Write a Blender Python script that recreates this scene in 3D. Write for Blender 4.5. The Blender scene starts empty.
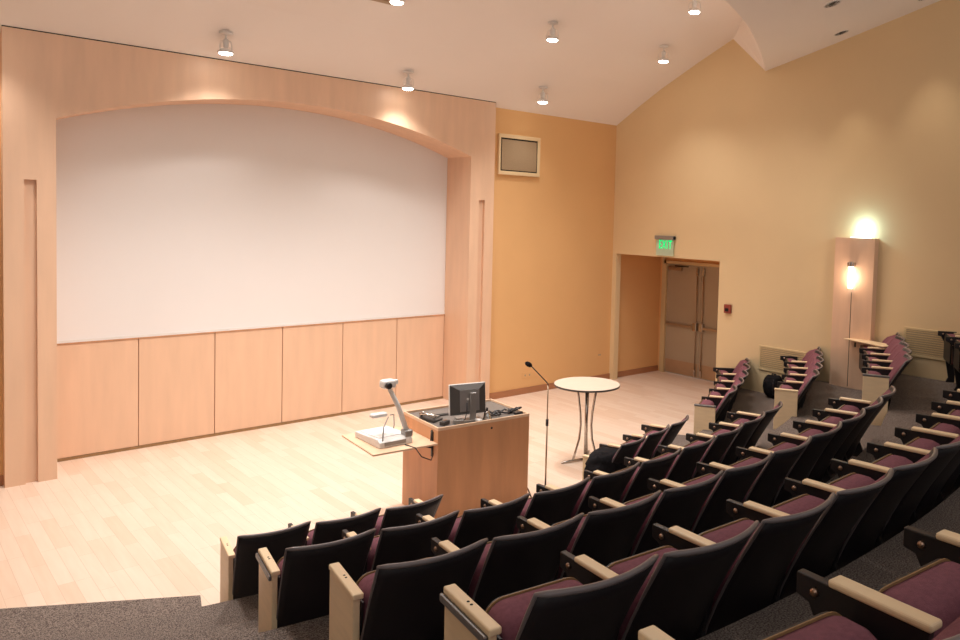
import bpy, bmesh, math, random
from mathutils import Vector, Matrix
random.seed(7)
C = bpy.context.scene.collection
PI = math.pi
R = math.radians

# ------------------------------------------------------------------ materials
def rgb(h):
    return tuple(((c / 255 / 12.92) if c / 255 <= .04045 else ((c / 255 + .055) / 1.055) ** 2.4) for c in h)

def mat(name, col, rough=.6, metal=0, var=.06, scale=(8, 8, 8), bump=0, bscale=60, spec=.5, emit=0, coat=0, detail=4):
    m = bpy.data.materials.new(name); m.use_nodes = True
    nt = m.node_tree; b = nt.nodes['Principled BSDF']
    b.inputs['Roughness'].default_value = rough
    b.inputs['Metallic'].default_value = metal
    b.inputs['Specular IOR Level'].default_value = spec
    b.inputs['Coat Weight'].default_value = coat
    tc = nt.nodes.new('ShaderNodeTexCoord'); mp = nt.nodes.new('ShaderNodeMapping')
    mp.inputs['Scale'].default_value = scale
    nt.links.new(tc.outputs['Object'], mp.inputs['Vector'])
    n = nt.nodes.new('ShaderNodeTexNoise'); n.inputs['Scale'].default_value = 1; n.inputs['Detail'].default_value = detail
    nt.links.new(mp.outputs['Vector'], n.inputs['Vector'])
    cr = nt.nodes.new('ShaderNodeValToRGB')
    cr.color_ramp.elements[0].position = .3; cr.color_ramp.elements[1].position = .7
    cr.color_ramp.elements[0].color = tuple(c * (1 - var) for c in col) + (1,)
    cr.color_ramp.elements[1].color = tuple(min(1, c * (1 + var)) for c in col) + (1,)
    nt.links.new(n.outputs['Fac'], cr.inputs['Fac'])
    nt.links.new(cr.outputs['Color'], b.inputs['Base Color'])
    if bump:
        n2 = nt.nodes.new('ShaderNodeTexNoise'); n2.inputs['Scale'].default_value = bscale; n2.inputs['Detail'].default_value = 3
        nt.links.new(tc.outputs['Object'], n2.inputs['Vector'])
        bp = nt.nodes.new('ShaderNodeBump'); bp.inputs['Strength'].default_value = bump; bp.inputs['Distance'].default_value = .01
        nt.links.new(n2.outputs['Fac'], bp.inputs['Height']); nt.links.new(bp.outputs['Normal'], b.inputs['Normal'])
    if emit:
        b.inputs['Emission Color'].default_value = tuple(col) + (1,)
        b.inputs['Emission Strength'].default_value = emit
    return m

def floor_mat():
    m = bpy.data.materials.new('maple_plank_floor'); m.use_nodes = True
    nt = m.node_tree; b = nt.nodes['Principled BSDF']; L = nt.links
    tc = nt.nodes.new('ShaderNodeTexCoord'); sp = nt.nodes.new('ShaderNodeSeparateXYZ'); cb = nt.nodes.new('ShaderNodeCombineXYZ')
    L.new(tc.outputs['Object'], sp.inputs[0]); L.new(sp.outputs['Y'], cb.inputs['X']); L.new(sp.outputs['X'], cb.inputs['Y'])
    br = nt.nodes.new('ShaderNodeTexBrick'); L.new(cb.outputs[0], br.inputs['Vector'])
    br.inputs['Scale'].default_value = 1; br.inputs['Brick Width'].default_value = .78; br.inputs['Row Height'].default_value = .112
    br.inputs['Mortar Size'].default_value = .0012; br.inputs['Mortar Smooth'].default_value = .2
    br.offset = .37; br.offset_frequency = 3; br.squash = 1.0
    br.inputs['Color1'].default_value = rgb((234, 212, 194)) + (1,)
    br.inputs['Color2'].default_value = rgb((222, 192, 168)) + (1,)
    br.inputs['Mortar'].default_value = rgb((200, 166, 142)) + (1,)
    br.inputs['Bias'].default_value = -.35
    n = nt.nodes.new('ShaderNodeTexNoise'); mp = nt.nodes.new('ShaderNodeMapping'); mp.inputs['Scale'].default_value = (22, 2.2, 1)
    L.new(tc.outputs['Object'], mp.inputs[0]); L.new(mp.outputs[0], n.inputs['Vector']); n.inputs['Scale'].default_value = 1; n.inputs['Detail'].default_value = 5
    mx = nt.nodes.new('ShaderNodeMixRGB'); mx.blend_type = 'MULTIPLY'; mx.inputs['Fac'].default_value = .22
    L.new(br.outputs['Color'], mx.inputs['Color1'])
    cr = nt.nodes.new('ShaderNodeValToRGB'); cr.color_ramp.elements[0].position = .3; cr.color_ramp.elements[1].position = .75
    cr.color_ramp.elements[0].color = (.72, .62, .52, 1); cr.color_ramp.elements[1].color = (1, 1, 1, 1)
    L.new(n.outputs['Fac'], cr.inputs[0]); L.new(cr.outputs[0], mx.inputs['Color2'])
    L.new(mx.outputs[0], b.inputs['Base Color'])
    b.inputs['Roughness'].default_value = .33; b.inputs['Specular IOR Level'].default_value = .45
    return m

def carpet_mat():
    m = bpy.data.materials.new('grey_brown_carpet'); m.use_nodes = True
    nt = m.node_tree; b = nt.nodes['Principled BSDF']; L = nt.links
    tc = nt.nodes.new('ShaderNodeTexCoord')
    n = nt.nodes.new('ShaderNodeTexNoise'); n.inputs['Scale'].default_value = 130; n.inputs['Detail'].default_value = 3; L.new(tc.outputs['Object'], n.inputs['Vector'])
    cr = nt.nodes.new('ShaderNodeValToRGB'); cr.color_ramp.elements[0].position = .36; cr.color_ramp.elements[1].position = .64
    cr.color_ramp.elements[0].color = rgb((74, 63, 59)) + (1,); cr.color_ramp.elements[1].color = rgb((148, 134, 125)) + (1,)
    L.new(n.outputs['Fac'], cr.inputs[0]); L.new(cr.outputs[0], b.inputs['Base Color'])
    b.inputs['Roughness'].default_value = .95; b.inputs['Specular IOR Level'].default_value = .1
    bp = nt.nodes.new('ShaderNodeBump'); bp.inputs['Strength'].default_value = .5; bp.inputs['Distance'].default_value = .01
    L.new(n.outputs['Fac'], bp.inputs['Height']); L.new(bp.outputs['Normal'], b.inputs['Normal'])
    return m

def glass_mat(name, col, tr=.9, rough=.05):
    m = mat(name, col, rough=rough, var=.01)
    m.node_tree.nodes['Principled BSDF'].inputs['Transmission Weight'].default_value = tr
    return m

def emis(name, col, s):
    m = bpy.data.materials.new(name); m.use_nodes = True
    nt = m.node_tree; nt.nodes.clear()
    o = nt.nodes.new('ShaderNodeOutputMaterial'); e = nt.nodes.new('ShaderNodeEmission')
    e.inputs['Color'].default_value = tuple(col) + (1,); e.inputs['Strength'].default_value = s
    nt.links.new(e.outputs[0], o.inputs[0]); return m

M = {
 'maple': mat('maple_panelling', rgb((228, 190, 160)), .42, var=.045, scale=(9, 9, 1.3), detail=8),
 'maple_warm': mat('maple_lectern', rgb((206, 150, 108)), .42, var=.10, scale=(9, 9, 1.2), detail=6),
 'maple_side': mat('maple_edge', rgb((230, 194, 162)), .45, var=.05, scale=(12, 12, 1)),
 'floor': floor_mat(), 'carpet': carpet_mat(),
 'screen': mat('matte_screen', rgb((232, 228, 226)), .9, var=.01, scale=(1, 1, 1)),
 'yellow': mat('yellow_paint', rgb((226, 178, 122)), .8, var=.012, scale=(2, 2, 2)),
 'yellow_side': mat('pale_yellow_paint', rgb((227, 201, 158)), .8, var=.012, scale=(2, 2, 2)),
 'ceiling': mat('ceiling_paint', rgb((244, 236, 230)), .9, var=.01, scale=(1, 1, 1)),
 'cream': mat('cream_metal', rgb((214, 190, 146)), .55, var=.02),
 'shell': mat('black_plastic', rgb((32, 27, 31)), .5, var=.1, spec=.35, bump=.15, bscale=300),
 'trim': mat('charcoal_edge', rgb((112, 102, 102)), .34, var=.05),
 'fabric': mat('plum_fabric', rgb((128, 82, 92)), .9, var=.12, scale=(60, 60, 60), bump=.3, bscale=400, spec=.15),
 'arm': mat('maple_armrest', rgb((238, 211, 172)), .4, var=.05, scale=(30, 5, 30)),
 'black_metal': mat('black_metal', rgb((34, 30, 32)), .4, var=.08, spec=.5),
 'brass': mat('worn_bolt', rgb((170, 140, 120)), .3, metal=.9, var=.05),
 'grey_metal': mat('grey_metal', rgb((120, 118, 118)), .35, metal=.6, var=.04),
 'chrome': mat('chrome', rgb((190, 184, 178)), .2, metal=1, var=.03),
 'steel': mat('brushed_steel', rgb((176, 156, 134)), .35, metal=.8, var=.03),
 'tan_edge': mat('ply_edge', rgb((150, 116, 78)), .5, var=.1, scale=(40, 5, 5)),
 'door': mat('taupe_door_paint', rgb((176, 160, 138)), .5, var=.02, scale=(2, 2, 2)),
 'kick': mat('bronze_kick_plate', rgb((180, 150, 120)), .4, metal=.3, var=.03),
 'base': mat('stained_baseboard', rgb((172, 118, 82)), .5, var=.05, scale=(4, 4, 30)),
 'white': mat('white_plastic', rgb((226, 222, 218)), .4, var=.02),
 'silver': mat('silver_plastic', rgb((150, 146, 142)), .35, metal=.4, var=.04),
 'darkgrey': mat('dark_grey_plastic', rgb((74, 69, 66)), .45, var=.08),
 'surface': mat('grey_work_surface', rgb((110, 102, 96)), .5, var=.1, scale=(30, 30, 30)),
 'cloth': mat('black_cloth', rgb((32, 30, 32)), .95, var=.3, scale=(14, 14, 14), bump=.6, bscale=40, spec=.1),
 'table': mat('pale_laminate', rgb((212, 196, 178)), .45, var=.03, scale=(5, 40, 5)),
 'red': mat('red_plastic', rgb((150, 66, 54)), .45, var=.05),
 'grille': mat('tan_grille_cloth', rgb((160, 136, 106)), .9, var=.06, scale=(80, 80, 80)),
 'grill_ceiling': mat('beige_vent_metal', rgb((178, 156, 130)), .6, var=.04),
 'hole': mat('dark_recess', rgb((14, 11, 9)), .8, var=.05),
 'glass': glass_mat('clear_glass', (.95, .95, .95), .95),
 'exitglass': glass_mat('pale_green_acrylic', (.80, .95, .78), .5, .4),
 'bulb': emis('warm_bulb', (1, .93, .82), 28),
 'tube': emis('sconce_tube', (1, .88, .76), 7),
 'up': emis('cool_uplight_tube', (.85, 1, .88), 5),
 'green': emis('green_letters', (.01, .68, .18), 1.5),
}

# ------------------------------------------------------------------ geometry helpers
FLIP = False      # the seats are laid out with +y to the rear, then mirrored
def link(name, bm, m, parent=None, smooth=False, bevel=0):
    if FLIP:
        for v in bm.verts: v.co.y = -v.co.y
    bmesh.ops.recalc_face_normals(bm, faces=bm.faces[:])
    me = bpy.data.meshes.new(name); bm.to_mesh(me); bm.free()
    me.materials.append(M[m] if isinstance(m, str) else m)
    if smooth:
        for p in me.polygons: p.use_smooth = True
    o = bpy.data.objects.new(name, me); C.objects.link(o)
    if parent: o.parent = parent
    if bevel:
        b = o.modifiers.new('bevel', 'BEVEL'); b.width = bevel; b.segments = 2; b.limit_method = 'ANGLE'; b.angle_limit = R(40)
    return o

def box(bm, x0, x1, y0, y1, z0, z1, mtx=None):
    vs = [bm.verts.new((x, y, z)) for x in (x0, x1) for y in (y0, y1) for z in (z0, z1)]
    if mtx is not None:
        for v in vs: v.co = mtx @ v.co
    for f in ((0, 1, 3, 2), (4, 6, 7, 5), (0, 4, 5, 1), (2, 3, 7, 6), (0, 2, 6, 4), (1, 5, 7, 3)):
        bm.faces.new([vs[i] for i in f])
    return vs

def bx(*a, mtx=None):
    bm = bmesh.new(); box(bm, *a, mtx=mtx); return bm

def rbox(x0, x1, y0, y1, z0, z1, r, seg=4):
    bm = bx(x0, x1, y0, y1, z0, z1)
    bmesh.ops.bevel(bm, geom=bm.edges[:], offset=r, segments=seg, profile=.5, affect='EDGES')
    return bm

def prism(bm, pts, axis, a, b):
    """polygon pts (2D) extruded along axis ('x': pts=(y,z), 'y': pts=(x,z), 'z': pts=(x,y))"""
    def P(p, c):
        return (c, p[0], p[1]) if axis == 'x' else (p[0], c, p[1]) if axis == 'y' else (p[0], p[1], c)
    A = [bm.verts.new(P(p, a)) for p in pts]; B = [bm.verts.new(P(p, b)) for p in pts]
    bm.faces.new(A); bm.faces.new(B[::-1])
    for i in range(len(pts)):
        j = (i + 1) % len(pts); bm.faces.new((A[i], B[i], B[j], A[j]))

def tube(bm, pts, r, n=10, cap=True):
    pts = [Vector(p) for p in pts]; rings = []
    up = None
    for i, p in enumerate(pts):
        t = (pts[min(i + 1, len(pts) - 1)] - pts[max(i - 1, 0)]).normalized()
        if up is None:
            up = t.cross(Vector((0, 0, 1)))
            if up.length < .1: up = t.cross(Vector((0, 1, 0)))
            up.normalize()
        else:
            up = (up - t * up.dot(t)).normalized()
        v = t.cross(up); rr = r[i] if isinstance(r, (list, tuple)) else r
        rings.append([bm.verts.new(p + (up * math.cos(a) + v * math.sin(a)) * rr) for a in (2 * PI * k / n for k in range(n))])
    for a, b in zip(rings, rings[1:]):
        for k in range(n): bm.faces.new((a[k], a[(k + 1) % n], b[(k + 1) % n], b[k]))
    if cap: bm.faces.new(rings[0][::-1]); bm.faces.new(rings[-1])

def tb(pts, r, n=10):
    bm = bmesh.new(); tube(bm, pts, r, n); return bm

def lathe(prof, n=32, mtx=None):
    bm = bmesh.new(); rings = []
    for r, z in prof:
        rings.append([bm.verts.new((r * math.cos(2 * PI * k / n), r * math.sin(2 * PI * k / n), z)) for k in range(n)] if r > 1e-6 else [bm.verts.new((0, 0, z))])
    for a, b in zip(rings, rings[1:]):
        for k in range(n):
            j = (k + 1) % n
            if len(a) == 1: bm.faces.new((a[0], b[k], b[j]))
            elif len(b) == 1: bm.faces.new((a[k], a[j], b[0]))
            else: bm.faces.new((a[k], a[j], b[j], b[k]))
    if len(rings[0]) > 1: bm.faces.new(rings[0][::-1])
    if len(rings[-1]) > 1: bm.faces.new(rings[-1])
    if mtx is not None: bmesh.ops.transform(bm, matrix=mtx, verts=bm.verts)
    return bm

def grid_slab(front, back, ns, nt):
    """closed slab between two surfaces f(s,t)"""
    bm = bmesh.new()
    F = [[bm.verts.new(front(i / ns * 2 - 1, j / nt)) for i in range(ns + 1)] for j in range(nt + 1)]
    B = [[bm.verts.new(back(i / ns * 2 - 1, j / nt)) for i in range(ns + 1)] for j in range(nt + 1)]
    for j in range(nt):
        for i in range(ns):
            bm.faces.new((F[j][i], F[j][i + 1], F[j + 1][i + 1], F[j + 1][i]))
            bm.faces.new((B[j][i], B[j + 1][i], B[j + 1][i + 1], B[j][i + 1]))
    for i in range(ns):
        bm.faces.new((F[0][i], B[0][i], B[0][i + 1], F[0][i + 1])); bm.faces.new((F[nt][i], F[nt][i + 1], B[nt][i + 1], B[nt][i]))
    for j in range(nt):
        bm.faces.new((F[j][0], F[j + 1][0], B[j + 1][0], B[j][0])); bm.faces.new((F[j][ns], B[j][ns], B[j + 1][ns], F[j + 1][ns]))
    return bm

def thing(name, label, cat, loc=(0, 0, 0), rz=0, group=None):
    o = bpy.data.objects.new(name, None); C.objects.link(o); o.empty_display_size = .1
    o.location = loc; o.rotation_euler = (0, 0, rz); o['label'] = label; o['category'] = cat
    if group: o['group'] = group
    return o

def tag(o, label, cat, group=None):
    o['label'] = label; o['category'] = cat
    if group: o['group'] = group
    return o

def struct(name, bm, m, parent=None, **k):
    o = link(name, bm, m, parent, **k)
    if parent is None: o['kind'] = 'structure'
    return o

# ------------------------------------------------------------------ room dimensions
YP, YQ, YW = 9.812, 10.491, 9.931          # portal front, panelled recess, yellow wall
XR, XD = 10.155, 11.517                    # side wall, exit door plane
PA, PB, PC, PD = 1.112, 1.566, 6.866, 7.314
CX, CY = 3.548, 14.106                     # centre of the seating arcs

def ceil_z(y):
    pts = [(13, 3.2), (9.931, 4.693), (9.37, 5.00), (8.9, 5.24), (8.05, 5.62), (7.23, 5.96), (5, 6.85)]
    for (y0, z0), (y1, z1) in zip(pts, pts[1:]):
        if y >= y1: return z0 + (z1 - z0) * (y0 - y) / (y0 - y1)
    return pts[-1][1]

def pol(r, deg, z=0):
    return (CX + r * math.sin(R(deg)), CY - r * math.cos(R(deg)), z)

# stage floor
bm = bx(-6, XD + .4, 3.5, YQ + .2, -.12, 0); struct('floor', bm, 'floor')

# ceiling: sloping slab rising from the stage wall
bm = bmesh.new()
prof = [(YQ + .3, ceil_z(YQ + .3)), (9.931, 4.693), (9.37, 5.00), (8.9, 5.24), (8.05, 5.62), (7.23, 5.96), (5.6, 6.61)]
prism(bm, prof + [(y, z + .12) for y, z in prof[::-1]], 'x', -6, XR + .12)
struct('ceiling', bm, 'ceiling')

# lower curved soffit over the audience
def sof_z(r): return 5.31 + .29 * (r - 9.87)
bm = bmesh.new(); rows = []
N = 90
THE = 42.05
for k in range(N + 1):
    th = -50 + k * (50 + THE) / N
    rr = [10.42 - .62, 9.87, 10.5, 11.5, 13, 15.5]
    def clip(r):
        s = math.sin(R(th)); rm = (XR + .02 - CX) / s if s > .01 else 99
        return min(r, rm)
    col = []
    r_top = 9.42
    zt = None
    re_ = 9.64 + (.23 * ((th - 27) / 15) ** 2 if th > 27 else .0)
    ff = max(0, min(1, (th - 33) / 9.05)); rt_ = re_ - .47 * ff
    for i, r in enumerate([rt_, re_, 10.5, 11.5, 13, 15.5]):
        rc = clip(r) if i else rt_; p = pol(rc, th + (2.6 * ff if i == 0 else 0))
        z = ceil_z(p[1]) + .03 if i == 0 else max(5.31, sof_z(rc)) if i == 1 else sof_z(rc)
        col.append(bm.verts.new((p[0], p[1], z)))
    p = pol(clip(15.5), th); col.append(bm.verts.new((p[0], p[1], 7.4)))
    p = pol(rt_, th + 2.6 * ff); col.append(bm.verts.new((p[0], p[1], 7.4)))
    rows.append(col)
for a, b in zip(rows, rows[1:]):
    n = len(a)
    for i in range(n):
        j = (i + 1) % n; bm.faces.new((a[i], a[j], b[j], b[i]))
bm.faces.new(rows[0][::-1]); bm.faces.new(rows[-1])
bmesh.ops.remove_doubles(bm, verts=bm.verts, dist=.0005)
struct('ceiling_soffit', bm, 'ceiling')

# walls -----------------------------------------------------------------
bm = bmesh.new(); box(bm, PD - .02, XD + .3, YW, YW + .15, 0, 4.9); struct('wall_front', bm, 'yellow')
bm = bmesh.new(); box(bm, -6, PA + .02, YW, YW + .15, 0, 4.9); struct('wall_front.001', bm, 'yellow')
# side wall with the opening of the exit lobby
O1, O2, ZO = 9.83, 7.50, 2.343
bm = bmesh.new()
box(bm, XR, XR + .12, O1, YW, 0, ZO); box(bm, XR, XR + .12, O2, YW, ZO, 4.5)
box(bm, XR, XR + .12, -3, O2, 0, 4.5)
prism(bm, [(YW, 4.5), (YW, 4.76), (9.37, 5.09), (8.05, 5.72), (7.23, 6.06), (5, 7.0), (-3, 7.4), (-3, 4.5)], 'x', XR, XR + .12)
struct('wall_right', bm, 'yellow_side')
bm = bmesh.new(); box(bm, XD, XD + .12, O2 - .1, YW, 2.20, 2.6); box(bm, XD, XD + .12, 9.80, YW, 0, 2.2); box(bm, XD, XD + .12, O2 - .1, 8.02, 0, 2.2)
struct('wall_lobby', bm, 'yellow')
struct('wall_lobby_side', bx(XR + .12, XD, O2 - .12, O2, 0, 2.5), 'yellow_side')
struct('ceiling_lobby', bx(XR + .12, XD, O2, YW, ZO, ZO + .1), 'yellow')
# far left wall, beyond the frame, that closes the hall
struct('wall_left', bx(-6.12, -6, -1, YQ, 0, 6.5), 'yellow_side')
# baseboards
struct('baseboard_front', bx(PD, XD, YW - .018, YW, 0, .105), 'base')
struct('baseboard_front.001', bx(-6, PA, YW - .018, YW, 0, .105), 'base')

# door frame and doors
bm = bmesh.new()
for y0, y1, z0, z1 in ((9.745, 9.80, 0, 2.20), (8.02, 8.075, 0, 2.20), (8.02, 9.80, 2.145, 2.20)):
    box(bm, XD - .05, XD + .1, y0, y1, z0, z1)
box(bm, XD - .02, XD, 9.80, 9.87, 0, 2.26)
struct('trim_1', bm, 'cream')
for k, (ya, yb, sgn) in enumerate(((8.915, 9.742, 1), (8.078, 8.908, -1))):
    d = struct('door_%d' % (k + 1), bx(XD, XD + .045, ya, yb, .01, 2.14), 'door')
    yc = (ya + yb) / 2
    yl = ya + .07 if sgn > 0 else yb - .07      # lock side, near the meeting line
    yh = yb - .05 if sgn > 0 else ya + .05
    link('kick_plate', bx(XD - .006, XD, ya + .02, yb - .02, .03, .28), 'kick', d)
    bm = bmesh.new(); box(bm, XD - .07, XD - .035, min(yl, yh), max(yl, yh), .955, 1.0); box(bm, XD - .036, XD, yh - .03, yh + .03, .95, 1.01)
    link('panic_bar', bm, 'steel', d, bevel=.006)
    link('latch_case', bx(XD - .08, XD, yl - .045, yl + .045, .91, 1.06), 'chrome', d, bevel=.008)
    link('vertical_rod', tb([(XD - .03, yl, .05), (XD - .03, yl, 2.1)], .011, 8), 'steel', d, smooth=True)
    for z in (.1, 2.03): link('rod_latch', bx(XD - .045, XD, yl - .02, yl + .02, z - .07, z + .07), 'chrome', d, bevel=.004)
    if k == 0:
        link('door_closer', bx(XD - .07, XD, 9.36, 9.68, 2.02, 2.09), 'steel', d, bevel=.008)
        link('closer_arm', bx(XD - .05, XD - .035, 9.2, 9.52, 2.10, 2.12), 'black_metal', d)

# timber portal -----------------------------------------------------------
def arch_pts(n=40):
    hs, rise = (PC - PB) / 2, .475
    rad = (hs * hs + rise * rise) / (2 * rise); xc = (PB + PC) / 2; zc = 3.87 + rise - rad
    a = math.asin(hs / rad)
    return [(xc + rad * math.sin(-a + 2 * a * k / n), zc + rad * math.cos(-a + 2 * a * k / n)) for k in range(n + 1)]
AP = arch_pts(); ZT = 4.744
bm = bmesh.new()
y0, y1 = YP, YQ
# front skin with the niches left open, built as upright strips
def strip(x0, x1, z0, z1, yf=y0): box(bm, x0, x1, yf, y1, z0, z1)
NZ = 3.21
strip(PA, 1.288, 0, NZ); strip(1.396, PB, 0, NZ); strip(1.288, 1.396, 0, NZ, YP + .05)
strip(PC, 7.03, 0, NZ); strip(7.14, PD, 0, NZ); strip(7.03, 7.14, 0, NZ, YP + .05)
strip(PA, PB, NZ, ZT); strip(PC, PD, NZ, ZT)
struct('wall_portal', bm, 'maple')
bm = bmesh.new()
prism(bm, AP + [(PC, ZT), (PB, ZT)], 'y', y0, y1)
# tight dark joint under the ceiling
struct('wall_portal_arch', bm, 'maple', smooth=False)
struct('trim_2', bx(PA, PD, YP + .004, YP + .1, ZT, ZT + .012), 'hole')
# recess back: screen and six maple panels
ZS = 1.371
scr = thing('projection_screen', 'large white projection screen filling the arched wooden recess', 'screen', (4.216, YQ - .03, ZS))
bm = bmesh.new()
pts = [(x - 4.216, z - ZS + .02) for x, z in AP]
prism(bm, [(PB - 4.216 - .02, .02)] + pts[:] + [(PC - 4.216 + .02, .02)], 'y', 0, .03)
link('screen_surface', bm, 'screen', scr)
link('hem_bar', bx(PB - 4.216, PC - 4.216, -.012, .012, 0, .03), 'white', scr)
struct('wall_recess', bx(PB - .3, PC + .3, YQ, YQ + .12, 0, 4.8), 'maple_side')
for k in range(6):
    xa = 1.618 + .8792 * k; xb = xa + .8792
    if k == 0: xa = PB
    if k == 5: xb = PC
    tag(link('wall_panel', bx(xa + .005, xb - .005, YQ - .032, YQ - .002, .035, ZS - .012), 'maple', bevel=.003),
        'pale maple wall panel below the screen, %s of six from the left' % ['first', 'second', 'third', 'fourth', 'fifth', 'sixth'][k], 'wall panel', 'maple panels below the screen')
struct('trim_3', bx(PB, PC, YQ - .045, YQ, ZS - .010, ZS - .001), 'maple_warm')
struct('baseboard_recess', bx(PB, PC, YQ - .04, YQ, 0, .032), 'tan_edge')

# framed cloth panel high on the yellow wall
t = thing('framed_wall_panel', 'square tan cloth panel in a pale frame high on the yellow wall', 'wall panel', (7.875, YW, 3.64))
bm = bmesh.new()
for a in ((-.43, .43, .59, .65), (-.43, .43, 0, .06), (-.43, -.39, .06, .59), (.375, .43, .06, .59)): box(bm, a[0], a[1], -.05, 0, a[2], a[3])
link('frame', bm, 'yellow_side', t, bevel=.004)
bm = bmesh.new(); box(bm, -.39, .375, -.032, -.02, .06, .59); link('dark_border', bm, 'hole', t)
link('cloth', bx(-.365, .355, -.042, -.03, .078, .565), 'grille', t)
for nm, x, z, w, h, lb in (('outlet_plate', 9.88, .48, .08, .115, 'small pale outlet plate near the corner of the yellow wall'),
                           ('floor_box_plate', 8.18, .31, .22, .10, 'wide pale socket plate low on the yellow wall behind the microphone')):
    t = thing(nm if nm == 'outlet_plate' else 'outlet_plate', lb, 'outlet', (x, YW, z))
    link('plate', bx(-w / 2, w / 2, -.008, 0, -h / 2, h / 2), 'yellow', t, bevel=.002)
    for s in (-1, 1): link('socket', bx(s * w * .22 - .012, s * w * .22 + .012, -.011, -.006, -.015, .015), 'grill_ceiling', t)

# ------------------------------------------------------------------ tiers
F = [0, .355, .71, 1.01, 1.385, 1.74]
EDGE = [None, 9.05, 10.24, 11.37, 12.43, 13.60, 14.7]
EXT = [None, (.30, .50), (.20, .32), (.08, .14), (.10, .16), (.1, .2), (0, 0)]
def edge(i, th):
    a, b = EXT[i]
    if th < 21: e = 0
    elif th < 30: e = a * (th - 21) / 9
    else: e = a + (b - a) * min(1.3, (th - 30) / 15)
    return EDGE[i] + e
def sector(f0, f1, th0, th1, z0, z1, n=60):
    bm = bmesh.new(); cols = []
    for k in range(n + 1):
        th = th0 + (th1 - th0) * k / n; s = math.sin(R(th))
        rm = (XR - .001 - CX) / s if s > .01 else 99
        a, b = min(f0(th), rm), min(f1(th), rm)
        if b - a < .004: break
        cols.append([bm.verts.new(pol(a, th, z0)), bm.verts.new(pol(b, th, z0)), bm.verts.new(pol(b, th, z1)), bm.verts.new(pol(a, th, z1))])
    for p, q in zip(cols, cols[1:]):
        for i in range(4):
            j = (i + 1) % 4; bm.faces.new((p[i], p[j], q[j], q[i]))
    bm.faces.new(cols[0][::-1]); bm.faces.new(cols[-1])
    return bm
for i in range(1, 6):
    struct('carpet_tier', sector(lambda t, i=i: edge(i, t), lambda t, i=i: edge(i + 1, t) + (.0 if i < 5 else 1.2), -42, 52, .0 if i == 1 else 0, F[i], 94), 'carpet')
# half-height aisle steps: left aisle (first one straight), right aisle
bm = bmesh.new()
prism(bm, [(-2.4, 8.39), (1.78, 5.79), (1.642, 5.252), (.8, 5.48), (-.3, 6.0), (-1.5, 6.6), (-2.8, 7.55)], 'z', 0, .18)
struct('carpet_step', bm, 'carpet')
for i in range(2, 6):
    struct('carpet_step', sector(lambda t, i=i: edge(i, t) - .52, lambda t, i=i: edge(i, t), -38, -11.6 if i < 5 else -10.6, F[i - 1], F[i - 1] + (F[i] - F[i - 1]) / 2, 40), 'carpet')
AIS = {1: (20.0, 28.6), 2: (17.6, 25.4), 3: (15.6, 22.4), 4: (14.0, 20)}
for i in (1, 2, 3, 4):
    a, b = AIS[i]
    struct('carpet_step', sector(lambda t, i=i: edge(i, t) - .5, lambda t, i=i: edge(i, t), a, b, F[i - 1], F[i - 1] + (F[i] - F[i - 1]) / 2, 20), 'carpet')

# ------------------------------------------------------------------ auditorium seats
W = .51; HT = .84
def py(z): return -.30 + .30 * max(0, (z - .22) / .62) ** 1.25
def shell(s, t, off=0):
    z = .22 + .62 * t; hw = .217 + .018 * t
    return (s * hw, py(z) + .06 * (1 - s * s) * (.5 + .5 * t) + off, z + .004 * s)
def build_seat_parts(kind):
    """kind: dict with which side pieces; returns list of (name, mesh object) parented to a new Empty"""
    t = thing('auditorium_seat', '', 'auditorium seat')
    t['category'] = 'seat'
    o = link('back_shell', grid_slab(lambda s, q: shell(s, q), lambda s, q: shell(s, q, -.016), 14, 8), 'shell', t, smooth=True)
    path = [shell(-1, k / 6, -.008) for k in range(7)] + [shell(-1 + 2 * k / 14, 1, -.008) for k in range(1, 14)] + [shell(1, 1 - k / 6, -.008) for k in range(7)]
    link('edge_trim', tb(path, [.006] * 5 + [.008] * 2 + [.0115] * 13 + [.008] * 2 + [.006] * 5, 8), 'trim', t, smooth=True)
    def cf(s, q):
        z = .36 + .455 * q; b = (1 - s ** 6) * (1 - (2 * q - 1) ** 8)
        x = s * .224; return (x, py(z) + .06 * (1 - s * s) * .9 - .018 - .055 * b, z)
    def cbk(s, q):
        z = .36 + .455 * q; return (s * .224, py(z) + .06 * (1 - s * s) * .9 - .017, z)
    link('back_cushion', grid_slab(cf, cbk, 12, 10), 'fabric', t, smooth=True)
    link('seat_cushion', loft_pad([(-.388, .006), (-.37, 0), (-.31, 0), (-.27, .012), (-.247, .032), (-.238, .07)]), 'fabric', t, smooth=True)
    p = link('seat_pan', loft_pad([(-.408, .012), (-.404, .003), (-.392, .003)]), 'black_metal', t)
    link('pan_edge', loft_pad([(-.392, -.0015), (-.388, -.0015)]), 'tan_edge', p)
    return t
def loft_pad(layers, hw=.207, z0=.30, z1=.638, r=.075):
    bm = bmesh.new(); rings = []
    for y, ins in layers:
        h, a, b, q = hw - ins, z0 + ins, z1 - ins, max(.01, r - ins * .6)
        pts = []
        for cx_, cz_, s0 in ((h - q, b - q, 0), (-h + q, b - q, 90), (-h + .03, a + .03, 180), (h - .03, a + .03, 270)):
            rr = q if s0 < 180 else .03
            for k in range(7):
                t_ = R(s0 + 15 * k); pts.append((cx_ + rr * math.cos(t_), y, cz_ + rr * math.sin(t_)))
        rings.append([bm.verts.new(p) for p in pts])
    n = len(rings[0])
    for a, b in zip(rings, rings[1:]):
        for k in range(n): bm.faces.new((a[k], a[(k + 1) % n], b[(k + 1) % n], b[k]))
    bm.faces.new(rings[0][::-1]); bm.faces.new(rings[-1])
    return bm
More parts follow.
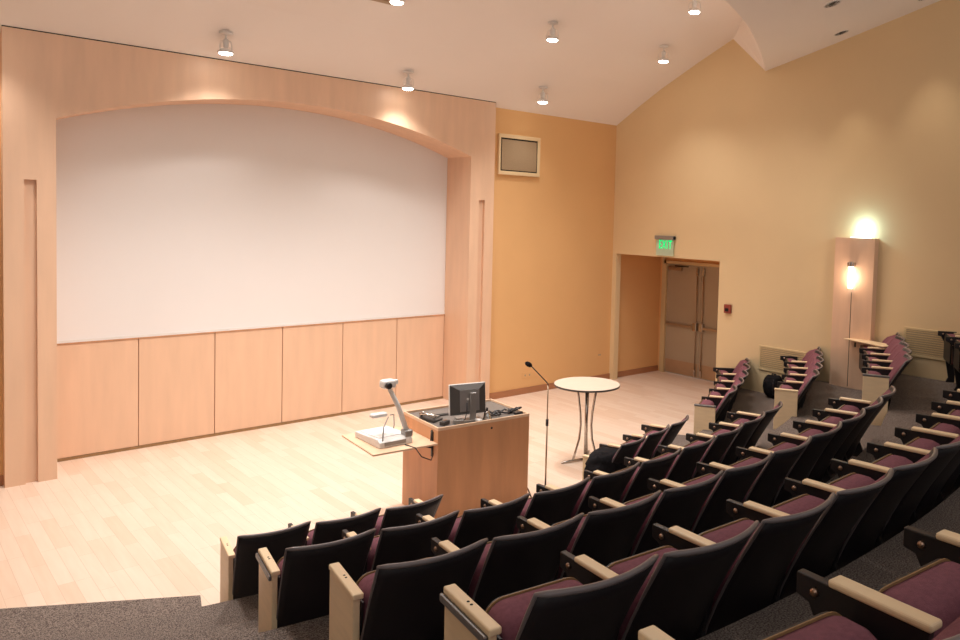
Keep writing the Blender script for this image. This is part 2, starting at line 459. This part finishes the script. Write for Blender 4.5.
def standard(t, x, cap=True, d=0):
    """shared black side standard with a maple armrest at local x"""
    bm = bmesh.new()
    prism(bm, [(a_ + d, b_) for a_, b_ in [(-.565, .652), (-.565, .592), (-.525, .582), (-.49, .52), (-.47, .34), (-.42, .06), (-.45, 0), (-.15, 0), (-.17, .05), (-.27, .30), (-.23, .45), (-.19, .652)]], 'x', x - .014, x + .014)
    s = link('side_standard', bm, 'black_metal', t, bevel=.004)
    link('bolt', lathe([(0, 0), (.013, .0), (.012, .006), (.006, .010), (0, .011)], 12, Matrix.Translation((x - .014, -.505 + d, .617)) @ Matrix.Rotation(-PI / 2, 4, 'Y')), 'brass', s, smooth=True)
    link('bolt', lathe([(0, 0), (.006, .0), (.005, .004), (0, .005)], 10, Matrix.Translation((x - .014, -.485 + d, .55)) @ Matrix.Rotation(-PI / 2, 4, 'Y')), 'brass', s, smooth=True)
    if cap:
        link('armrest', rbox(x - .026, x + .026, -.46 + d, -.18 + d, .652, .674, .008, 3), 'arm', t)
def end_panel(t, x, rail, side=-1):
    link('end_panel', bx(x + .002, x + .034, -.60, -.262, .0, .594), 'arm', t, bevel=.004)
    c = link('armrest', rbox(x - .002, x + .046, -.606, -.25, .594, .621, .007, 3), 'arm', t)
    for dy in (-.43, -.455): link('bolt', lathe([(0, 0), (.006, 0), (.005, .002), (0, .003)], 10, Matrix.Translation((x + .024, dy, .6205))), 'hole', c)
    bm = bmesh.new()
    prism(bm, [(-.56, .52), (-.53, .10), (-.54, 0), (-.24, 0), (-.26, .06), (-.33, .30), (-.27, .45), (-.25, .58), (-.56, .58)], 'x', x + .0365, x + .046)
    link('side_standard', bm, 'black_metal', t)
    if rail: link('tablet_rail', rbox(x - .015, x + .001, -.61, -.26, .566, .596, .006, 2), 'grey_metal', t)
def short_panel(t, x, rail):
    link('end_panel', bx(x - .016, x + .016, -.43, -.165, .0, .645), 'arm', t, bevel=.004)
    link('armrest', rbox(x - .022, x + .022, -.436, -.16, .645, .668, .008, 3), 'grey_metal' if rail else 'arm', t)
    bm = bmesh.new()
    prism(bm, [(-.42, .52), (-.40, .10), (-.40, 0), (-.10, 0), (-.12, .05), (-.22, .30), (-.20, .45), (-.17, .62), (-.42, .62)], 'x', x + .018, x + .042)
    link('side_standard', bm, 'black_metal', t)
def tablet(t, x):
    bm = bmesh.new(); q = [(.25, -.62), (-.33, -.19), (-.24, -.05), (-.02, -.12), (.30, -.42)]
    prism(bm, q, 'z', .690, .704); link('writing_tablet', bm, 'arm', t, bevel=.003)
    link('tablet_bracket', bx(x - .01, x + .01, -.45, -.32, .652, .690), 'black_metal', t)

def copy_tree(o, parent=None):
    c = o.copy(); C.objects.link(c)
    if parent: c.parent = parent
    for ch in list(protos_children[o.name]): copy_tree(ch, c)
    return c
protos_children = {}
def register(o):
    protos_children[o.name] = list(o.children)
    for c in o.children: register(c)
protos = {}
def get_proto(key):
    global FLIP
    if key in protos: return protos[key]
    FLIP = True
    t = build_seat_parts(None)
    lft, rgt = key
    if lft == 'panel': end_panel(t, -W / 2, False)
    elif lft == 'panel_rail': end_panel(t, -W / 2, True)
    elif lft == 'short': short_panel(t, -W / 2, False)
    elif lft == 'short_rail': short_panel(t, -W / 2, True)
    else: standard(t, -W / 2, True, .09 if lft == 'far' else 0)
    if rgt == 'arm': standard(t, W / 2)
    elif rgt == 'bare': standard(t, W / 2, False, .09)
    elif rgt == 'tablet': standard(t, W / 2, False, .09); tablet(t, W / 2)
    bpy.context.view_layer.update()
    FLIP = False
    register(t); protos[key] = [t, False]
    return protos[key]
ORD = ['first', 'second', 'third', 'fourth', 'fifth', 'sixth', 'seventh', 'eighth', 'ninth', 'tenth']
def place(key, th, r, z, w, label, group):
    p = get_proto(key)
    if p[1]: o = copy_tree(p[0])
    else: o = p[0]; p[1] = True
    o.location = pol(r, th, z); o.rotation_euler = (0, 0, R(th)); o.scale = (w / W, 1, 1)
    o['label'] = label; o['group'] = group; o['category'] = 'seat'
    return o
def row(desc, group, th0, step, r0, r1, z, n, left='panel', right='arm', words='black tip-up seat with plum cushion'):
    for k in range(n):
        f = (k + .5) / n; r = r0 + (r1 - r0) * f; th = th0 + step * (k + .5)
        w = math.radians(step) * r * .995
        lk = left if k == 0 else 'far' if 'far right' in desc else 'arm'; rk = right if k == n - 1 else None
        if k == 0: lab = 'black seat beside the maple end panel, %s' % desc
        else: lab = 'black seat, %s from the left, %s' % (ORD[k], desc)
        # seat frame sits on its chord: shift so that the joints land on the arc
        place((lk, rk), th, r, z, w, lab, group)
row('front row left of the lectern', 'front row seats, left group', -11.14, 3.057, 9.19, 9.26, F[0], 3)
row('front row right of the lectern', 'front row seats, right group', 10.3, 2.95, 9.33, 9.40, F[0], 3, 'short')
row('second row, main block', 'second row seats', -10.8, 2.835, 10.37, 10.47, F[1], 10, 'panel_rail')
row('third row, main block', 'third row seats', -10.27, 2.62, 11.552, 11.54, F[2], 10)
row('fourth row, main block', 'fourth row seats', -9.66, 2.335, 12.585, 12.56, F[3], 10, 'panel_rail')
row('fifth row nearest the camera', 'fifth row seats', -9.70, 2.31, 13.72, 13.72, F[4], 6)
row('front row of the far right block', 'front row seats, far right block', 27.0, 3.27, 9.52, 9.76, F[0], 5, 'short_rail', 'bare')
row('second row of the far right block', 'second row seats, far right block', 25.5, 2.74, 10.54, 10.68, F[1], 5, 'short', 'bare')
row('third row of the far right block', 'third row seats, far right block', 23.1, 2.50, 11.54, 11.60, F[2], 5, 'short_rail', 'tablet')
row('fourth row of the far right block', 'fourth row seats, far right block', 20.5, 2.42, 12.64, 12.52, F[3], 5, 'short', 'bare')

# ------------------------------------------------------------------ lectern and what stands on it
LX, LY, LRZ = 4.52, 6.44, -.09
lec = thing('lectern', 'wide maple lectern desk facing the screen with a fold-out side shelf', 'lectern', (LX, LY, 0), LRZ)
lw, ld, lh = .52, .375, .955
bm = bmesh.new(); box(bm, -lw, lw, -ld, ld, 0, lh - .03)
link('body', bm, 'maple_warm', lec, bevel=.003)
bm = bmesh.new()
for a in ((-lw, lw, -ld, -ld + .014), (-lw, lw, ld - .014, ld), (-lw, -lw + .014, -ld + .014, ld - .014), (lw - .014, lw, -ld + .014, ld - .014)): box(bm, *a, lh - .03, lh)
link('rim', bm, 'maple_side', lec, bevel=.002)
link('work_surface', bx(-lw + .014, lw - .014, -ld + .014, ld - .014, lh - .03, lh - .022), 'surface', lec)
link('keyhole', lathe([(0, 0), (.012, 0), (.010, .004), (0, .004)], 12, Matrix.Translation((.07, -ld, .87)) @ Matrix.Rotation(PI / 2, 4, 'X')), 'black_metal', lec)
link('grommet', lathe([(0, 0), (.022, 0), (.022, .005), (0, .006)], 16, Matrix.Translation((-lw, -ld + .12, .89)) @ Matrix.Rotation(-PI / 2, 4, 'Y')), 'black_metal', lec)
link('shelf_bracket', bx(-lw - .012, -lw, -ld + .09, -ld + .115, .66, .90), 'black_metal', lec)
bm = bmesh.new(); tube(bm, [(-lw, -ld + .10, .74), (-lw - .16, -ld + .10, .80)], .008, 8); link('shelf_brace', bm, 'black_metal', lec)
link('side_shelf', bx(-lw - .64, -lw - .002, -ld - .0, ld + .0, .792, .810), 'maple_side', lec, bevel=.003)
LM = Matrix.Translation((LX, LY, 0)) @ Matrix.Rotation(LRZ, 4, 'Z')
def on_lec(x, y, z): return tuple(LM @ Vector((x, y, z)))
SURF = lh - .022
# document camera
dc = thing('document_camera', 'white document camera with raised arm on the lectern side shelf', 'document camera', on_lec(-.895, .02, .810), LRZ + .07)
bm = bmesh.new(); prism(bm, [(-.26, 0), (.24, 0), (.24, .055), (-.22, .075), (-.26, .05)], 'x', -.17, .17)
link('base', bm, 'white', dc, bevel=.008)
link('stage_glass', bx(-.135, .135, -.17, .19, .066, .072, mtx=Matrix.Translation((0, 0, .0)) @ Matrix.Rotation(-.043, 4, 'X')), 'screen', dc)
link('control_strip', bx(-.12, .10, -.263, -.259, .015, .05), 'silver', dc)
link('arm_foot', rbox(.10, .18, -.25, -.15, .06, .12, .01), 'silver', dc)
link('arm', tb([(.14, -.20, .10), (.07, -.16, .34), (-.01, -.10, .54)], [.026, .024, .020], 10), 'white', dc, smooth=True)
hd = link('camera_head', rbox(-.085, .045, -.17, -.06, .52, .60, .022, 4), 'white', dc, smooth=True)
link('lens', lathe([(0, 0), (.030, 0), (.030, .03), (.024, .035), (0, .03)], 18, Matrix.Translation((-.045, -.165, .555)) @ Matrix.Rotation(PI / 2, 4, 'X')), 'black_metal', hd, smooth=True)
link('knob', rbox(.04, .085, -.13, -.09, .545, .59, .01), 'white', hd)
link('lamp_arm', tb([(-.13, -.24, .06), (-.09, -.18, .17), (.0, -.10, .24)], .006, 8), 'silver', dc, smooth=True)
lh_ = link('side_lamp', rbox(-.15, .01, -.08, .0, .235, .275, .018, 4), 'white', dc, smooth=True)
link('lamp_arm', tb([(.03, -.08, .25), (.10, -.02, .23), (.16, .08, .10), (.165, .1, .05)], .006, 8), 'silver', dc, smooth=True)
# cables from the shelf to the lectern
tag(link('power_cable', tb([on_lec(-.80, -.26, .818), on_lec(-.76, -.395, .812), on_lec(-.70, -.40, .72), on_lec(-.60, -.40, .67), on_lec(-.545, -.33, .70), on_lec(-.54, -.265, .80), on_lec(-.53, -.255, .888)], .005, 8), 'black_metal', smooth=True),
    'black cable looping below the side shelf to the lectern side', 'cable')
# monitor, seen from behind
mo = thing('computer_monitor', 'silver flat computer monitor seen from behind on the lectern', 'monitor', (4.41, 6.27, SURF), LRZ - .14)
mo.scale = (1.04, 1.04, 1.02)
tilt = Matrix.Translation((0, .0, .20)) @ Matrix.Rotation(-.10, 4, 'X')
link('screen_housing', bx(-.185, .185, .0, .03, -.145, .155, mtx=tilt), 'white', mo, bevel=.006)
bm = bmesh.new()
o_ = [(-.18, 0, -.14), (.18, 0, -.14), (.18, 0, .15), (-.18, 0, .15)]; i_ = [(-.10, -.045, -.11), (.10, -.045, -.11), (.10, -.045, .10), (-.10, -.045, .10)]
A = [bm.verts.new(tilt @ Vector(p)) for p in o_]; B = [bm.verts.new(tilt @ Vector(p)) for p in i_]
bm.faces.new(A); bm.faces.new(B[::-1])
for k in range(4): bm.faces.new((A[k], B[k], B[(k + 1) % 4], A[(k + 1) % 4]))
link('rear_cover', bm, 'darkgrey', mo)
link('rear_plate', bx(-.098, .098, -.05, -.044, -.108, .098, mtx=tilt), 'silver', mo)
link('stand_neck', bx(-.004, .056, -.085, -.055, .0, .28), 'silver', mo, bevel=.006)
link('stand_base', rbox(-.10, .12, -.10, .09, .0, .018, .007), 'silver', mo)
link('label_plate', lathe([(0, 0), (.012, 0), (.012, .002), (0, .002)], 14, tilt @ Matrix.Translation((-.02, -.05, .01)) @ Matrix.Rotation(PI / 2, 4, 'X')), 'white', mo)
link('video_cable', tb([(-.03, -.055, .18), (-.035, -.07, .10), (-.06, -.09, .03), (-.16, -.06, .012)], .005, 8), 'black_metal', mo, smooth=True)
# bell-shaped silver object
b = thing('desk_bell', 'small silver bell-shaped object with dark knob beside the monitor', 'bell', (4.575, 6.17, SURF))
link('dome', lathe([(.052, 0), (.052, .012), (.040, .022), (.034, .05), (.022, .075), (.010, .085), (0, .086)], 24), 'chrome', b, smooth=True)
link('knob', lathe([(.010, .083), (.013, .10), (.010, .115), (0, .118)], 14), 'black_metal', b, smooth=True)
# telephone on the left end
p = thing('desk_telephone', 'dark desk telephone with silver handset on the lectern left end', 'telephone', (4.115, 6.47, SURF), LRZ + .5)
bm = bmesh.new(); prism(bm, [(-.09, 0), (.09, 0), (.09, .045), (-.09, .02)], 'x', -.075, .075); link('body', bm, 'darkgrey', p, bevel=.006)
link('handset', tb([(-.05, -.085, .045), (-.055, -.06, .062), (-.055, .0, .068), (-.055, .06, .075), (-.05, .085, .06)], [.022, .020, .012, .020, .022], 10), 'chrome', p, smooth=True)
link('keypad', bx(-.01, .06, -.06, .03, .028, .042), 'silver', p)
for (x, y, rz, lb) in ((4.13, 6.25, .4, 'small black control box at the left front corner of the lectern'), (4.26, 6.20, -.3, 'small silver control box in front of the monitor')):
    q = thing('control_box', lb, 'control box', (x, y, SURF), rz)
    link('case', rbox(-.05, .05, -.03, .03, 0, .04, .008), 'darkgrey' if x < 4.2 else 'silver', q)
    link('button', bx(-.03, .03, -.012, .012, .038, .045), 'chrome', q)
tag(link('computer_mouse', rbox(4.425, 4.475, 6.10, 6.18, SURF, SURF + .03, .013, 4), 'white', smooth=True), 'pale computer mouse right of the monitor stand', 'mouse')
kb = thing('keyboard', 'thin grey keyboard lying behind the monitor', 'keyboard', (4.33, 6.60, SURF), LRZ)
link('tray', rbox(-.21, .21, -.07, .07, 0, .018, .006, 2), 'darkgrey', kb)
link('keys', bx(-.20, .20, -.06, .06, .018, .024), 'surface', kb)
pts = []
for k in range(60):
    a = k * .42; rr = .055 + .025 * math.sin(k * 1.7)
    pts.append((4.86 + .15 * math.sin(k * .105 - 3) * 1.0 + rr * math.cos(a), 6.24 + .03 * math.cos(k * .3) + rr * .7 * math.sin(a), SURF + .012 + .014 * (1 + math.sin(k * 2.3)) * .7))
tag(link('cable_bundle', tb(pts, .010, 7), 'black_metal', smooth=True), 'tangled black cables heaped on the right end of the lectern', 'cables')
tag(link('presenter_remote', rbox(4.90, 5.0, 6.12, 6.16, SURF, SURF + .022, .008), 'black_metal'), 'black handheld remote at the lectern right corner', 'remote')
tag(link('floor_cable', tb([(5.02, 6.22, .25), (5.06, 6.16, .20), (5.10, 6.12, .10), (5.13, 6.10, .012), (5.3, 6.12, .008), (5.38, 6.17, .02)], .008, 8), 'black_metal', smooth=True), 'black cable between lectern side and microphone stand', 'cable')

# microphone stand
mx, my = 5.43, 6.23
ms = thing('microphone_stand', 'thin floor microphone stand with gooseneck right of the lectern', 'microphone stand', (mx, my, 0))
link('base', lathe([(.09, 0), (.09, .012), (.085, .02), (.02, .03), (0, .03)], 32), 'black_metal', ms, smooth=True)
link('lower_pole', tb([(0, 0, .02), (0, 0, .74)], .010, 12), 'steel', ms, smooth=True)
link('clutch', tb([(0, 0, .71), (0, 0, .78)], .016, 12), 'black_metal', ms, smooth=True)
link('upper_pole', tb([(0, 0, .76), (0, 0, 1.15)], .0075, 12), 'steel', ms, smooth=True)
dx, dy = -.72, .69
gn = [(0, 0, 1.13), (.002 * dx, .002 * dy, 1.17)] + [(dx * .20 * f, dy * .20 * f, 1.17 + .20 * f) for f in (.12, .4, .7, .95)]
link('gooseneck', tb(gn, .006, 10), 'black_metal', ms, smooth=True)
e = Vector(gn[-1]); d = Vector((dx, dy, .55)).normalized()
link('microphone', tb([e - d * .01, e + d * .005, e + d * .03, e + d * .06, e + d * .075], [.009, .022, .028, .022, .006], 14), 'cloth', ms, smooth=True)

# high round table
tb_ = thing('high_table', 'round pale-topped standing table on curved chrome legs', 'table', (6.48, 6.71, 0))
TH = .955
link('tabletop', lathe([(.385, TH - .025), (.402, TH - .020), (.402, TH - .003), (0, TH)], 72), 'table', tb_)
link('edge_band', lathe([(.403, TH - .026), (.4045, TH - .022), (.4045, TH - .004), (.403, TH - .003)], 72), 'darkgrey', tb_)
for a in (168, 288, 38):
    c, s = math.cos(R(a)), math.sin(R(a))
    pr_ = [(.14, TH - .03), (.115, .80), (.085, .60), (.075, .45), (.09, .28), (.14, .12), (.175, .02)]
    lg = link('leg', tb([(c * r, s * r, z) for r, z in pr_], .014, 10), 'chrome', tb_, smooth=True)
    link('foot', tb([(c * .0, s * .0, .018), (c * .2, s * .2, .02), (c * .33, s * .33, .012)], .014, 8), 'chrome', lg, smooth=True)
link('centre_pole', tb([(0, 0, .012), (0, 0, TH - .025)], .018, 14), 'chrome', tb_, smooth=True)
link('top_plate', lathe([(.16, TH - .034), (.16, TH - .026), (0, TH - .026)], 24), 'black_metal', tb_)

# ------------------------------------------------------------------ jacket and bag
def blob(name, loc, scale, seed, amp=.16, rz=0, sub=4, flat=0):
    from mathutils import noise
    bm = bmesh.new(); bmesh.ops.create_icosphere(bm, subdivisions=sub, radius=1)
    off = Vector((seed * 3.1, seed * 1.7, seed))
    for v in bm.verts:
        p = v.co.copy(); n = noise.noise(p * 1.3 + off); r2 = 1 - abs(noise.noise(p * 2.6 + off * 2)) * 2
        r3 = 1 - abs(noise.noise(Vector((p.x * 5, p.y * 5, p.z * 2.2)) + off)) * 2
        v.co = p * (1 + amp * n + amp * .8 * r2 + amp * .35 * r3)
        # boxier than a ball
        v.co = Vector([math.copysign(abs(c) ** .8, c) * s for c, s in zip(v.co, scale)])
        if v.co.z < -flat and flat: v.co.z = -flat
    bmesh.ops.transform(bm, matrix=Matrix.Translation(loc) @ Matrix.Rotation(rz, 4, 'Z'), verts=bm.verts)
    return bm
jp = pol(9.33 - .23, 10.95, .53)
tag(link('jacket', blob('jacket', jp, (.23, .15, .19), 2.2, .2, R(11)), 'cloth', smooth=True), 'black jacket bundled over the seat beside the round table', 'jacket')
bp = thing('backpack', 'black bag standing against the side wall beside the far right seats', 'bag', (9.99, 6.30, .356), R(90))
link('body', blob('body', (0, 0, .17), (.14, .11, .165), 5.1, .15, 0, 4, .165), 'cloth', bp, smooth=True)
link('strap', tb([(-.05, .07, .30), (-.06, .105, .24), (-.065, .115, .14), (-.06, .09, .06)], .014, 8), 'black_metal', bp, smooth=True)
link('handle', tb([(-.04, 0, .31), (-.03, 0, .36), (.03, 0, .36), (.04, 0, .31)], .009, 8), 'black_metal', bp, smooth=True)

# ------------------------------------------------------------------ things on the side wall
# exit sign
ex = thing('exit_sign', 'green lit exit sign over the double doors', 'exit sign', (XR, 8.64, 2.42))
link('housing', bx(-.07, 0, -.20, .22, .225, .295), 'silver', ex, bevel=.006)
link('test_button', lathe([(0, 0), (.030, 0), (.028, .01), (0, .012)], 18, Matrix.Translation((-.035, -.205, .26)) @ Matrix.Rotation(PI / 2, 4, 'X')), 'hole', ex)
link('panel', bx(-.040, -.032, -.19, .20, -.05, .225), 'exitglass', ex)
cu = bpy.data.curves.new('exit_text', 'FONT'); cu.body = 'EXIT'; cu.size = .205; cu.align_x = 'CENTER'; cu.extrude = .002; cu.offset = .003; cu.space_character = 1.22
to = bpy.data.objects.new('tmp', cu); C.objects.link(to)
bpy.context.view_layer.update()
me = bpy.data.meshes.new_from_object(to.evaluated_get(bpy.context.evaluated_depsgraph_get()))
bpy.data.objects.remove(to)
me.materials.clear(); me.materials.append(M['green'])
lt = bpy.data.objects.new('lettering', me); C.objects.link(lt); lt.parent = ex
lt.matrix_local = Matrix(((0, 0, -1, -.045), (-.60, 0, 0, -.01), (0, 1, 0, .075), (0, 0, 0, 1)))
# fire alarm pull
fa = thing('fire_alarm_pull', 'small red fire alarm box on the wall right of the doors', 'fire alarm', (XR, 7.29, 1.52))
link('box', bx(-.05, 0, -.06, .06, 0, .14), 'red', fa, bevel=.006)
link('handle', bx(-.062, -.048, -.03, .03, .03, .08), 'hole', fa, bevel=.003)
# wall vents
for (ya, yb, z0, z1, lb) in ((5.87, 6.68, .71, 1.09, 'cream slatted wall vent behind the black bag, nearer the doors'), (3.72, 4.43, 1.27, 1.65, 'cream slatted wall vent at the right edge, beyond the sconce')):
    v = thing('wall_vent', lb, 'vent', (XR, (ya + yb) / 2, z0), 0, 'wall vents')
    h = (yb - ya) / 2; H = z1 - z0
    bm = bmesh.new()
    for a in ((-h, h, 0, .03), (-h, h, H - .03, H), (-h, -h + .03, .03, H - .03), (h - .03, h, .03, H - .03)): box(bm, -.018, 0, *a)
    link('frame', bm, 'cream', v, bevel=.003)
    link('back_plate', bx(-.003, 0, -h + .03, h - .03, .03, H - .03), 'grill_ceiling', v)
    bm = bmesh.new(); n = 11
    for k in range(n):
        z = .03 + (H - .06) * (k + .5) / n
        box(bm, -.014, -.004, -h + .03, h - .03, z - .009, z + .007)
    link('slats', bm, 'cream', v)
# sconce panel
sp = thing('sconce_panel', 'tall maple wall panel with a lit tube sconce on the side wall', 'wall lamp', (XR, 5.14, .712))
bm = bmesh.new(); prism(bm, [(0, .30), (-.10, .29), (-.13, .045), (-.13, -.045), (-.10, -.29), (0, -.30)], 'z', 0, 2.10)
for f in bm.faces: pass
link('panel', bm, 'maple', sp)
bm = bx(-.1315, -.12, -.004, .004, .02, 1.34); link('groove', bm, 'hole', sp)
link('lamp_bracket', rbox(-.20, -.125, -.05, .05, 1.70, 1.76, .012), 'chrome', sp)
link('lamp_tube', lathe([(0, 0), (.030, 0), (.030, .30), (0, .30)], 20, Matrix.Translation((-.175, 0, 1.40))), 'tube', sp, smooth=False)
link('lamp_cap', lathe([(.036, 0), (.036, .06), (.02, .07), (0, .07)], 20, Matrix.Translation((-.175, 0, 1.70))), 'chrome', sp)
link('uplight_tube', tb([(-.02, -.20, 2.102), (-.02, .10, 2.102)], .008, 10), 'up', sp)

# ------------------------------------------------------------------ ceiling fixtures and lights
def spot(name, loc, power, ang, blend, col=(1, .95, .90), aim=(0, 0, -1), r=.05):
    l = bpy.data.lights.new(name, 'SPOT'); l.energy = power; l.spot_size = R(ang); l.spot_blend = blend; l.color = col; l.shadow_soft_size = r
    o = bpy.data.objects.new(name, l); C.objects.link(o); o.location = loc
    o.rotation_euler = Vector(aim).to_track_quat('-Z', 'Y').to_euler(); return o
FIX = [(3.13, 9.39, 'ceiling spotlight above the left half of the arch', 1), (5.57, 9.50, 'ceiling spotlight above the right half of the arch', 1), (7.87, 9.34, 'ceiling spotlight above the yellow wall', .5),
       (6.92, 8.04, 'ceiling spotlight in the upper middle of the ceiling', 1), (9.10, 7.93, 'ceiling spotlight nearest the side wall', .22), (8.48, 6.85, 'ceiling spotlight at the top edge, beside the dropped soffit', .35),
       (.75, 9.42, 'ceiling spotlight above the left pilaster', 1), (4.55, 8.04, 'ceiling spotlight over the middle of the stage', 1), (2.2, 8.04, 'ceiling spotlight over the left of the stage', 1),
       (6.2, 6.95, 'ceiling spotlight over the high table', .55), (3.9, 6.95, 'ceiling spotlight over the lectern', 1), (1.7, 7.0, 'ceiling spotlight over the left stage front', 1)]
fp = None
for i, (x, y, lb, kpw) in enumerate(FIX):
    z = ceil_z(y)
    if fp is None:
        f = thing('ceiling_spotlight', lb, 'ceiling light', (x, y, z), 0, 'ceiling spotlights')
        link('canopy', lathe([(0, .0), (.075, -.0), (.075, -.015), (.02, -.03), (0, -.03)], 24), 'white', f, smooth=True)
        link('stem', tb([(0, 0, -.01), (0, 0, -.10)], .012, 10), 'white', f, smooth=True)
        link('socket', lathe([(.02, -.07), (.035, -.10), (.03, -.16), (.022, -.18)], 16), 'white', f, smooth=True)
        bm = bmesh.new()
        for k in range(4):
            a = k * PI / 2 + .4; c, s = math.cos(a), math.sin(a)
            tube(bm, [(c * .03, s * .03, -.09), (c * .078, s * .078, -.11), (c * .088, s * .088, -.17), (c * .085, s * .085, -.225)], .004, 6)
        link('wire_cage', bm, 'white', f, smooth=True)
        link('reflector_ring', lathe([(.055, -.185), (.088, -.215), (.09, -.235), (.075, -.235)], 28), 'white', f, smooth=True)
        link('bulb', lathe([(0, -.20), (.05, -.20), (.074, -.236), (.06, -.250), (0, -.256)], 24), 'bulb', f, smooth=True)
        fp = f; kids = list(f.children)
    else:
        f = fp.copy(); C.objects.link(f); f.location = (x, y, z); f['label'] = lb
        for ch in kids:
            c = ch.copy(); C.objects.link(c); c.parent = f
    front = y > 9.2
    tl = {0: (0, -.05, -1)}.get(0)
    spot('stage_lamp', (x, y, z - .30), (60 if front else 300) * kpw, 118 if front else 110, .9, aim=(0, -.03 if front else 0, -1), r=.06)
# audience and wall washers in the soffit
for i, (x, y) in enumerate(((9.63, 5.25), (8.17, 4.58), (9.66, 4.15))):
    rr = math.hypot(x - CX, CY - y); z = sof_z(rr)
    lb = ['recessed downlight in the soffit nearest the side wall', 'recessed downlight in the soffit at the top edge', 'recessed downlight in the soffit further back along the side wall'][i]
    f = thing('recessed_downlight', lb, 'ceiling light', (x, y, z), 0, 'recessed downlights')
    f.rotation_euler = Vector((-.29 * (x - CX) / rr, -.29 * (y - CY) / rr, 1)).to_track_quat('Z', 'Y').to_euler()
    link('dark_baffle', lathe([(0, -.004), (.085, -.004), (.085, .004), (0, .004)], 28), 'hole', f)
    link('trim_ring', lathe([(.085, -.004), (.10, -.006), (.10, .006), (.085, .006)], 28), 'white', f)
    if i != 1: spot('wash_lamp', (x, y, z - .04), 42, 62, .8, col=(1, .88, .70), r=.03)
# ceiling return-air grille
g = thing('ceiling_grille', 'beige return air grille at the top of the ceiling', 'vent', (4.35, 8.11, ceil_z(8.11)))
G = Matrix.Rotation(-math.atan2(ceil_z(7.9) - ceil_z(8.3), .4), 4, 'X')
link('frame', bx(-.31, .31, -.31, .31, -.025, .0, mtx=G), 'grill_ceiling', g)
bm = bmesh.new()
for k in range(9): box(bm, -.27, .27, -.27 + k * .062, -.245 + k * .062, -.032, -.024, mtx=G)
link('slats', bm, 'tan_edge', g)
# sconce lights
def point(loc, p, col, r): 
    l = bpy.data.lights.new('sconce_lamp', 'POINT'); l.energy = p; l.color = col; l.shadow_soft_size = r
    o = bpy.data.objects.new('sconce_lamp', l); C.objects.link(o); o.location = loc
point((XR - .22, 5.14, 2.26), 5, (1, .72, .5), .05)
point((XR - .11, 5.04, 2.93), 5, (.55, .95, 1), .04)
# added fill spots that brighten the seats, with no fixtures of their own
for x, y, z in ((1.2, 5.6, 6.2), (4.6, 5.7, 6.2), (8.2, 6.3, 6.2)):
    spot('seat_fill_lamp', (x, y, z), 170, 120, 1, col=(1, .94, .88), aim=(0, -.55, -1), r=.3)

w = bpy.data.worlds.new('hall_ambient'); bpy.context.scene.world = w; w.use_nodes = True
w.node_tree.nodes['Background'].inputs[0].default_value = (1, .97, .94, 1)
w.node_tree.nodes['Background'].inputs[1].default_value = .66

# ------------------------------------------------------------------ camera
f_px, yaw, pitch, roll, cx, cy = 767.7, -.765, .0468, .0288, 588.5, 254.7
Fw = Vector((-math.sin(yaw) * math.cos(pitch), math.cos(yaw) * math.cos(pitch), -math.sin(pitch)))
R0 = Vector((math.cos(yaw), math.sin(yaw), 0)); U0 = R0.cross(Fw)
Rt = R0 * math.cos(roll) + U0 * math.sin(roll); Up = -R0 * math.sin(roll) + U0 * math.cos(roll)
cam = bpy.data.cameras.new('camera'); co = bpy.data.objects.new('camera', cam); C.objects.link(co)
m = Matrix((Rt, Up, -Fw)).transposed().to_4x4(); m.translation = (0, 0, 2.97); co.matrix_world = m
cam.sensor_width = 36; cam.lens = f_px / 960 * 36
cam.shift_x = -(cx - 480) / 960; cam.shift_y = (cy - 320) / 960
cam.clip_end = 60; cam.clip_start = .05
sc = bpy.context.scene; sc.camera = co
sc.view_settings.view_transform = 'Standard'; sc.view_settings.look = 'None'; sc.view_settings.gamma = 1
sc.view_settings.use_curve_mapping = False; sc.view_settings.exposure = .1
sc.cycles.sample_clamp_indirect = 4; sc.cycles.max_bounces = 8; sc.cycles.diffuse_bounces = 5
